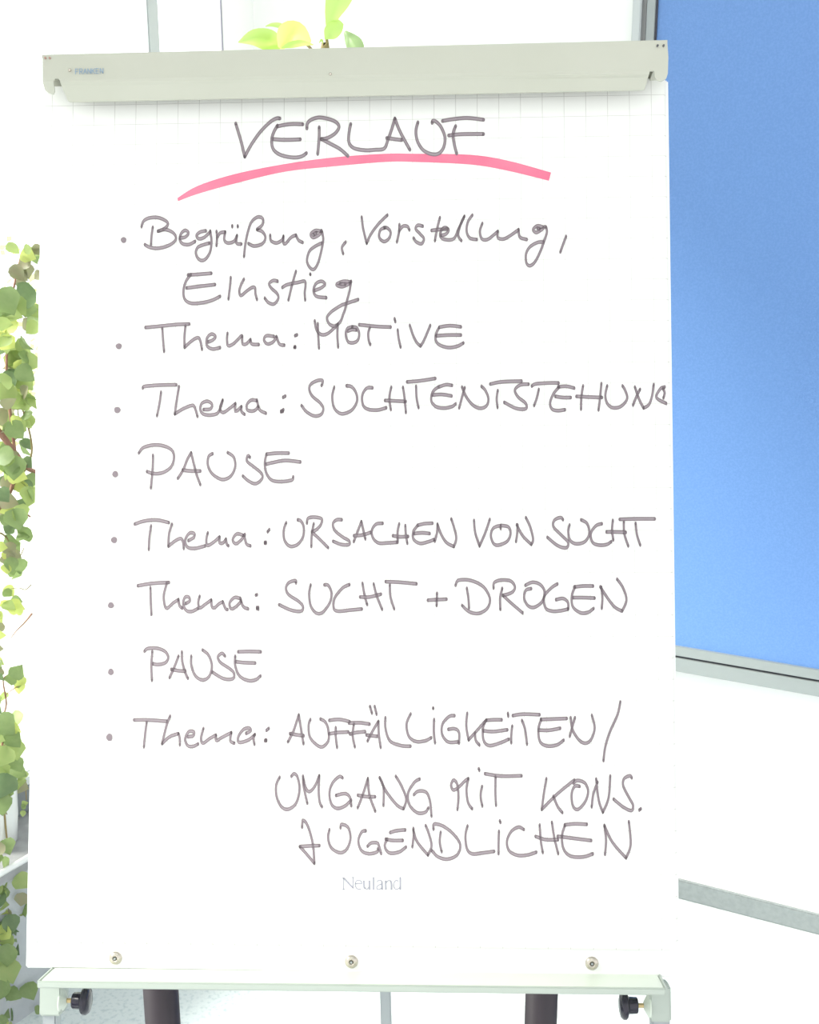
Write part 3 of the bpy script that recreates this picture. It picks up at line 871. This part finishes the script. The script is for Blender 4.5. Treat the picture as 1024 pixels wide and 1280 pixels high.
# small printed name at the foot of the sheet
ZN = (420, 1088, 11.38)
pr = ink('printed_name', parse(*ZN, '110,110 109,190 108,270; 95,112 115,108; 98,271 118,271; 243,100 243,170 243,252; 232,101 254,101; 275,190 320,189 365,188 352,150 312,140 282,162 275,205 290,250 325,270 355,262;'
   '415,250 432,266 455,258 475,235; 655,195 610,208 580,238 590,268 625,268 655,245; 588,162 605,142 640,142 653,165; 712,178 745,145 775,150; 885,150 848,145 825,185 825,235 850,268 885,262 912,240'),
   M['print'], 0.0004, pad, na=0.6, nb=0.6, label='pale grey printed name Neuland')
ink('printed_name', parse(*ZN, '112,110 175,178 243,250; 397,150 400,230 408,255; 476,150 478,210 480,270; 535,102 535,185 535,270; 655,165 655,220 657,270; 708,150 709,210 709,270; 780,152 790,190 790,270; 915,102 915,190 915,270'),
   M['print'], 0.0004, pad, na=0.75, nb=1.0)
# maker's name on the clamp bar
LET = {'F': '0,0 0,10; 0,0 6,0; 0,5 5,5', 'R': '0,10 0,0 ; 0,0 5,0 7,2.5 5,5 0,5; 3,5 7,10', 'A': '0,10 3.5,0; 3.5,0 7,10; 1.5,6.5 5.5,6.5',
       'N': '0,10 0,0; 0,0 7,10; 7,10 7,0', 'K': '0,0 0,10; 7,0 0,5.5; 2,4.5 7,10', 'E': '0,0 0,10; 0,0 6,0; 0,5 5,5; 0,10 6,10'}
st_ = []
for i, ch in enumerate('FRANKEN'):
    for s_ in LET[ch].split(';'):
        pts = [tuple(float(c) for c in t.split(',')) for t in s_.split()]
        st_.append([(94.3 + i * 5.15 + a * 0.52, 86.2 - i * 0.13 + c * 0.62) for a, c in pts])
ink('bar_lettering', st_, M['blue_print'], bw + 0.0002, bar if False else chart, na=0.42, nb=0.45, label='small blue maker name on the clamp bar')


# ---------------------------------------------------------------- leaves
def leaf_mesh(name, w, l, fold, curl, m, lobes=0.0):
    """a rounded, pointed leaf: stalk at the origin, growing along +Y, folded along its midrib"""
    prof = [(0.0, 0.04), (0.12, 0.34), (0.32, 0.5), (0.55, 0.46), (0.78, 0.28), (1.0, 0.0)]
    vs, fs = [], []
    mid = []
    for i, (t, h) in enumerate(prof):
        z = -curl * t * t * l
        y = t * l
        h2 = h * w * (1 + (lobes if i in (1, 3) else -lobes * 0.4))
        mid.append(len(vs)); vs.append((0, y, z))
        vs.append((-h2, y - 0.03 * l, z + fold * h2)); vs.append((h2, y - 0.03 * l, z + fold * h2))
    for i in range(len(prof) - 1):
        a, c = mid[i], mid[i + 1]
        fs.append((a, c, c + 1, a + 1)); fs.append((a, a + 2, c + 2, c))
    me = bpy.data.meshes.new(name)
    me.from_pydata(vs, [], fs)
    me.materials.append(m)
    for q in me.polygons: q.use_smooth = True
    return me


SMALL = [leaf_mesh('leaf', 0.95 + 0.12 * (k % 2), 1.0, 0.25 + 0.1 * (k % 3), 0.25, LEAF[k % 5], 0.10 * (k % 2)) for k in range(10)]


def place_leaf(mesh, pos, direction, normal, size, parent, name='leaf'):
    y = direction.normalized()
    z = (normal - y * normal.dot(y)).normalized()
    x = y.cross(z)
    o = bpy.data.objects.new(name, mesh)
    COL.objects.link(o)
    o.parent = parent
    mt = Matrix((x, y, z)).transposed().to_4x4()
    mt = Matrix.Translation(pos - origin(parent)) @ mt @ Matrix.Diagonal((size, size, size, 1))
    o.matrix_local = mt
    return o


# ---------------------------------------------------------------- vine in a white pot on the window ledge
potc = on_z(-7, 1053, HS)
VP0 = potc - NW * 0.0                                  # vertical plane of the vine
vine = empty('potted_vine', potc, 'leafy green climbing vine in a white pot on the ledge left of the flip chart', 'plant')
bm = bmesh.new()
add_revolve(bm, potc, Z, [(0, 0), (0, 0.040), (0.004, 0.043), (0.06, 0.049), (0.125, 0.052), (0.13, 0.054), (0.13, 0.049), (0.11, 0.047), (0.11, 0)], 36)
pt = from_bm('pot', bm, M['pot'], vine, smooth=False)
for f in pt.data.polygons: f.use_smooth = abs(f.normal.z) < 0.6
bm = bmesh.new()
add_revolve(bm, potc + Z * 0.111, Z, [(0, 0.0465), (0.003, 0.03), (0.004, 0)], 20)
from_bm('soil', bm, M['soil'], vine)


def V(x, y, d=0.0):
    return on_plane(x, y, VP0 - NW * d, NW)


def px_stem(pts, r0, r1, d0=0.0, m='twig', name='stem'):
    q = catmull([tuple(V(x, y, d0 + (e[0] if e else 0))) for x, y, *e in pts], 4)
    n = len(q)
    bm = bmesh.new()
    tube(bm, q, [r0 + (r1 - r0) * i / (n - 1) for i in range(n)], 6)
    return from_bm(name, bm, M[m], vine, smooth=True)


px_stem([(-12, 965), (-25, 860), (-22, 740), (-8, 650), (14, 612), (18, 560), (8, 470), (14, 380), (26, 320)], 0.0065, 0.0016, m='stem')
px_stem([(-45, 500), (-20, 520), (3, 545), (20, 568), (34, 585), (46, 590)], 0.0075, 0.0038, m='stem')
px_stem([(-25, 640), (0, 628), (22, 636), (38, 646)], 0.003, 0.0016, m='stem')
px_stem([(14, 612), (24, 596), (34, 583), (40, 560), (33, 525), (24, 500), (26, 480), (34, 455)], 0.003, 0.001)
px_stem([(-4, 960), (3, 930), (1, 905), (8, 880), (4, 850), (14, 842)], 0.0028, 0.001, m='stem')
px_stem([(-30, 690), (-6, 667), (8, 672), (16, 690), (22, 700), (30, 685)], 0.002, 0.001)
px_stem([(14, 797), (21, 788), (31, 778), (40, 767)], 0.0007, 0.0017, m='stem')
px_stem([(6, 870), (14, 863), (26, 856)], 0.0006, 0.0011, m='stem')
px_stem([(14, 736), (24, 735), (32, 737), (39, 731)], 0.0006, 0.0011)
px_stem([(-10, 960), (4, 985), (6, 1020), (10, 1060), (16, 1085), (14, 1110), (14, 1150), (8, 1180), (6, 1210), (4, 1240)], 0.002, 0.0016, 0.05)
px_stem([(2, 1255), (12, 1249), (24, 1245), (34, 1240)], 0.0013, 0.0009, 0.09)
px_stem([(15, 1148), (21, 1138), (27, 1122), (32, 1105)], 0.0012, 0.0009, 0.09)
px_stem([(-14, 960), (2, 975), (18, 972), (30, 972), (33, 1000)], 0.0017, 0.001, 0.0)

rnd = random.Random(5)
# (x range, y range, count, leaf size range m, colour weights, depth offset range)
CL = [((13, 47), (312, 350), 9, (0.020, 0.032), (2, 3, 1, 2, 2), (-.03, .03)),
      ((22, 34), (330, 372), 5, (0.030, 0.040), (0, 0, 0, 0, 1), (0, .02)),
      ((0, 45), (366, 412), 13, (0.026, 0.044), (3, 4, 2, 3, 1), (-.03, .05)),
      ((0, 14), (395, 440), 6, (0.026, 0.04), (3, 3, 1, 2, 2), (-.03, .05)),
      ((0, 40), (430, 505), 30, (0.024, 0.046), (4, 4, 2, 1, 3), (-.04, .05)),
      ((0, 24), (495, 545), 11, (0.026, 0.046), (4, 2, 3, 1, 3), (-.04, .05)),
      ((24, 44), (518, 560), 7, (0.022, 0.034), (4, 3, 2, 1, 3), (-.03, .03)),
      ((0, 40), (560, 650), 34, (0.026, 0.048), (5, 4, 3, 2, 3), (-.04, .05)),
      ((8, 30), (648, 676), 8, (0.026, 0.040), (5, 2, 3, 0, 3), (-.02, .03)),
      ((2, 33), (676, 722), 12, (0.020, 0.034), (5, 3, 2, 1, 4), (-.02, .03)),
      ((-2, 22), (733, 765), 8, (0.020, 0.034), (2, 4, 0, 4, 1), (-.03, .03)),
      ((-6, 3), (765, 835), 7, (0.020, 0.03), (2, 2, 0, 5, 1), (-.02, .02)),
      ((-4, 14), (828, 860), 6, (0.018, 0.028), (3, 3, 2, 1, 2), (-.02, .02)),
      ((20, 25), (845, 854), 2, (0.024, 0.028), (1, 2, 0, 3, 0), (0, .01)),
      ((-4, 6), (870, 900), 4, (0.020, 0.03), (3, 3, 2, 2, 1), (-.02, .02)),
      ((-4, 22), (900, 985), 26, (0.028, 0.046), (5, 4, 3, 2, 1), (-.02, .08)),
      ((18, 32), (962, 985), 5, (0.020, 0.032), (3, 3, 2, 2, 2), (0, .04)),
      ((28, 32), (1002, 1018), 3, (0.012, 0.018), (3, 3, 2, 2, 2), (0, .02)),
      ((-8, 8), (985, 1030), 6, (0.03, 0.044), (2, 4, 3, 3, 1), (.05, .09)),
      ((-6, 12), (1056, 1085), 5, (0.026, 0.036), (3, 4, 2, 1, 1), (.05, .09)),
      ((-6, 8), (1096, 1140), 8, (0.026, 0.04), (4, 4, 2, 2, 2), (.08, .11)),
      ((-4, 16), (1135, 1200), 14, (0.028, 0.042), (5, 3, 4, 3, 1), (.08, .12)),
      ((-2, 13), (1196, 1250), 9, (0.032, 0.044), (5, 3, 4, 2, 1), (.08, .12)),
      ((-6, 14), (1262, 1290), 7, (0.022, 0.034), (3, 4, 2, 3, 1), (.08, .12)),
      ((22, 30), (1098, 1112), 2, (0.028, 0.032), (2, 5, 0, 0, 0), (.09, .10)),
      ((25, 33), (1120, 1142), 4, (0.022, 0.03), (3, 4, 0, 1, 1), (.09, .11)),
      ]
bias = [0, 1, 2, 3, 4]
nleaf = 0
spot = []
for (xa, xb), (ya, yb), n, (s0, s1), wt, (d0, d1) in CL:
    for _ in range(n):
        spot.append((rnd.uniform(xa, xb), rnd.uniform(ya, yb), rnd.uniform(s0, s1), rnd.choices(bias, wt)[0], rnd.uniform(d0, d1), None))
# leaves that can be told apart in the picture
spot += [(35, 368, 0.050, 2, 0.05, -2.8), (6, 372, 0.055, 0, 0.05, -1.2), (20, 380, 0.042, 1, 0.04, -1.0), (36, 452, 0.04, 1, 0.05, -0.1), (28, 465, 0.042, 0, 0.05, -0.6),
         (17, 535, 0.042, 0, 0.05, -0.9), (30, 508, 0.026, 1, 0.04, 1.2), (24, 532, 0.026, 1, 0.04, -0.6), (8, 570, 0.045, 0, 0.05, 3.0), (18, 580, 0.05, 0, 0.05, -1.7),
         (20, 645, 0.045, 0, 0.05, -1.5), (14, 703, 0.032, 0, 0.03, -1.6), (25, 705, 0.034, 0, 0.03, -1.5), (20, 842, 0.032, 0, 0.03, 0.9), (24, 858, 0.026, 3, 0.0, -1.6),
         (2, 905, 0.050, 0, 0.08, -0.6), (14, 922, 0.040, 0, 0.08, -0.8), (18, 935, 0.040, 1, 0.08, -1.4), (20, 953, 0.034, 0, 0.08, -1.2), (5, 942, 0.045, 1, 0.09, -2.0),
         (4, 978, 0.055, 2, 0.09, -1.9), (2, 1002, 0.045, 0, 0.09, -1.5), (12, 1152, 0.042, 2, 0.12, -1.4), (6, 1164, 0.034, 3, 0.12, -2.2), (9, 1190, 0.048, 0, 0.13, -1.8),
         (10, 1212, 0.046, 1, 0.13, -1.2), (3, 1232, 0.045, 0, 0.13, -2.0), (14, 1242, 0.034, 0, 0.12, -0.3), (36, 1236, 0.038, 0, 0.12, -1.3), (25, 1100, 0.036, 1, 0.12, -0.7),
         (28, 1122, 0.030, 4, 0.12, -1.9), (47, 1262, 0.018, 0, 0.12, 0.2), (50, 1230, 0.02, 0, 0.10, -1.9)]
# the side of the plant beyond the picture edge
for _ in range(300 - len(spot) - 5 if len(spot) < 280 else 10):
    spot.append((rnd.uniform(-95, -6), rnd.choice((rnd.uniform(380, 1000), rnd.uniform(430, 700), rnd.uniform(1050, 1270))), rnd.uniform(0.026, 0.044), rnd.choice((0, 0, 1, 2, 4)), rnd.uniform(.0, .05), None))
for x, y, s, c, d, ang in spot:
    if y > 1040: d = max(d, 0.10)
    elif y > 985 and ang is None: d = max(d, 0.06)
    pos = V(x, y, d)
    a = rnd.uniform(-2.9, 0.3) if ang is None else ang
    tocam = (CAM - pos).normalized()
    rr = tocam.cross(Z).normalized() * -1
    uu = rr.cross(tocam) * -1
    if uu.z < 0: uu = -uu
    dr = RT * math.cos(a) + uu * math.sin(a)
    tilt = 0.95 if ang is None else 0.35
    nrm = tocam + Vector((rnd.uniform(-tilt, tilt), rnd.uniform(-tilt, tilt), rnd.uniform(-tilt * 0.4, tilt)))
    dr = dr + tocam * rnd.uniform(-0.4, 0.4) * (1 if ang is None else 0.4)
    k = c + 5 * rnd.randrange(2)
    place_leaf(SMALL[k], pos - dr.normalized() * s * (0.5 if ang is None else 0.3), dr, nrm, s * 0.90, vine)

# ---------------------------------------------------------------- broad-leaved plant standing in the corner behind the flip chart
base2 = on_z(404, 1068)
plant = empty('potted_rubber_plant', base2, 'tall pot plant whose broad lime green leaves rise above the clamp bar', 'plant')
bm = bmesh.new()
add_revolve(bm, base2, Z, [(0, 0), (0, 0.09), (0.01, 0.10), (0.22, 0.125), (0.25, 0.13), (0.25, 0.118), (0.22, 0.115), (0.22, 0)], 36)
pp = from_bm('pot', bm, M['pot'], plant)
bm = bmesh.new()
add_revolve(bm, base2 + Z * 0.221, Z, [(0, 0.114), (0.006, 0)], 20)
from_bm('soil', bm, M['soil'], plant)
PD = base2.y


def H(x, y, dy=0.0):
    return on_plane(x, y, Vector((0, PD + dy, 0)), Vector((0, 1, 0)))


bm = bmesh.new()
tube(bm, catmull([tuple(base2 + Z * 0.2), tuple(base2 + Vector((0.02, 0.0, 0.7))), tuple(base2 + Vector((-0.02, 0.01, 1.2))), tuple(H(404, 84)), tuple(H(405, 76))], 5), 0.008, 8)
from_bm('stem', bm, M['twig'], plant, smooth=True)
bm = bmesh.new()
tube(bm, catmull([tuple(H(404, 80)), tuple(H(410, 70)), tuple(H(410, 60)), tuple(H(408, 47))], 4), 0.0035, 8)
tube(bm, catmull([tuple(H(400, 78)), tuple(H(388, 60)), tuple(H(378, 52))], 4), 0.003, 8)
from_bm('stem', bm, M['twig'], plant, smooth=True)


def broad(spine, widths, m, cup=0.25, twist=0.0, name='leaf'):
    """leaf given by its midrib (pixel x, y, depth offset) and half widths in pixels"""
    sp = catmull([tuple(H(x, y, d)) for x, y, d in spine], 4)
    ws = catmull([(w, 0) for w in widths], 4)
    bm = bmesh.new()
    rows = []
    n = len(sp)
    for i, q in enumerate(sp):
        q = Vector(q)
        t = (Vector(sp[min(i + 1, n - 1)]) - Vector(sp[max(i - 1, 0)])).normalized()
        vw = (q - CAM).normalized()
        s = t.cross(vw).normalized()
        nn = s.cross(t).normalized()
        w = max(ws[i][0], 0.02) / F_PX * (q - CAM).length
        rows.append([bm.verts.new(q + s * w * f + nn * w * cup * (abs(f) ** 1.5) + nn * w * twist * f) for f in (-1, -0.6, -0.15, 0, 0.15, 0.6, 1)])
    for a, c in zip(rows, rows[1:]):
        for i in range(6):
            bm.faces.new((a[i], a[i + 1], c[i + 1], c[i]))
    return from_bm(name, bm, m, plant, smooth=True)


broad([(409, 44, 0), (415, 20, -.02), (422, 0, -.04), (430, -25, -.05), (436, -50, -.05)], [0.5, 9, 15, 17, 9, 0.3][:5], BIG[0], 0.3)
broad([(426, 26, -.01), (420, 34, -.02), (412, 42, -.03), (406, 49, -.03)], [5, 9, 8, 0.5], BIG[0], 0.2)
broad([(431, 39, 0), (439, 50, -.02), (446, 60, -.03), (450, 74, -.04)], [2, 9, 9, 3], BIG[2], 0.3)
broad([(352, 58, 0.02), (338, 51, 0), (318, 47, -.01), (298, 53, -.02)], [7, 12, 9, 0.5], BIG[0], 0.4)
broad([(356, 62, 0.03), (340, 56, 0.01), (322, 50, 0.0), (312, 48, 0)], [6, 8, 7, 2], BIG[1], 0.3)
broad([(360, 36, 0.02), (350, 32, 0.02), (340, 31, 0.02), (332, 33, 0.02)], [2, 3, 2, .4], BIG[0], 0.3)
broad([(388, 54, -.01), (374, 42, -.03), (360, 44, -.05), (350, 60, -.06)], [3, 12, 13, 2], BIG[1], 0.5)
broad([(392, 56, -.03), (378, 54, -.05), (364, 56, -.06), (352, 60, -.06)], [0.6, 3.4, 3.6, 0.6], BIG[0], 0.2)
broad([(404, 54, -.02), (402, 50, -.02), (399, 54, -.02)], [0.6, 1.6, 0.3], BIG[0], 0.2)
# lower leaves, behind the chart
for i in range(6):
    a = i * 2.4
    z = 1.30 + 0.055 * i
    c = base2 + Vector((0, 0, z))
    d = Vector((math.cos(a), math.sin(a) * 0.7, 0.35))
    me = leaf_mesh('leaf', 0.5, 1.0, 0.3, 0.35, BIG[i % 3])
    place_leaf(me, c, d, Vector((-d.x * 0.3, -d.y * 0.3, 1)), 0.14, plant)

# ---------------------------------------------------------------- outside the window
og = CORNER + NW * 0.4 - DW * 1.5
bm = bmesh.new()
o0 = W0 - DW * 6 + NW * 0.30 - Z * 0.15
add_box(bm, o0, DW * 16, NW * 25, -Z * 0.1)
tag(from_bm('floor_outside', bm, M['grass']), kind='structure')
# one pale yellow shrub tree outside
tb = on_plane(-40, 1000, G0 + NW * 2.2, NW); tb.z = -0.15
tree = empty('garden_tree', tb, 'pale yellow green garden tree outside the window behind the vine', 'tree')
bm = bmesh.new()
tube(bm, [tb, tb + Vector((0.05, 0, 0.7)), tb + Vector((0, 0.05, 1.4)), tb + Vector((0.05, 0, 2.0))], [0.06, 0.05, 0.035, 0.015], 10)
from_bm('trunk', bm, M['trunk'], tree, smooth=True)
verts, faces = [], []
rt = random.Random(3)
for _ in range(900):
    while True:
        q = Vector((rt.uniform(-1, 1), rt.uniform(-1, 1), rt.uniform(-1, 1)))
        if q.length < 1: break
    q = Vector((q.x * 0.55, q.y * 0.55, q.z * 0.62 + 1.05)) + tb
    d = Vector((rt.gauss(0, 1), rt.gauss(0, 1), rt.gauss(0, 1))).normalized()
    e = d.orthogonal().normalized()
    s = rt.uniform(0.02, 0.036)
    i0 = len(verts)
    verts += [q, q + d * s * 0.5 + e * s * 0.45, q + d * s * 1.1, q + d * s * 0.5 - e * s * 0.45]
    faces.append((i0, i0 + 1, i0 + 2, i0 + 3))
me = bpy.data.meshes.new('foliage'); me.from_pydata([tuple(v) for v in verts], [], faces)
tag(link('foliage', me, M['tree_leaf'], tree), kind='stuff')
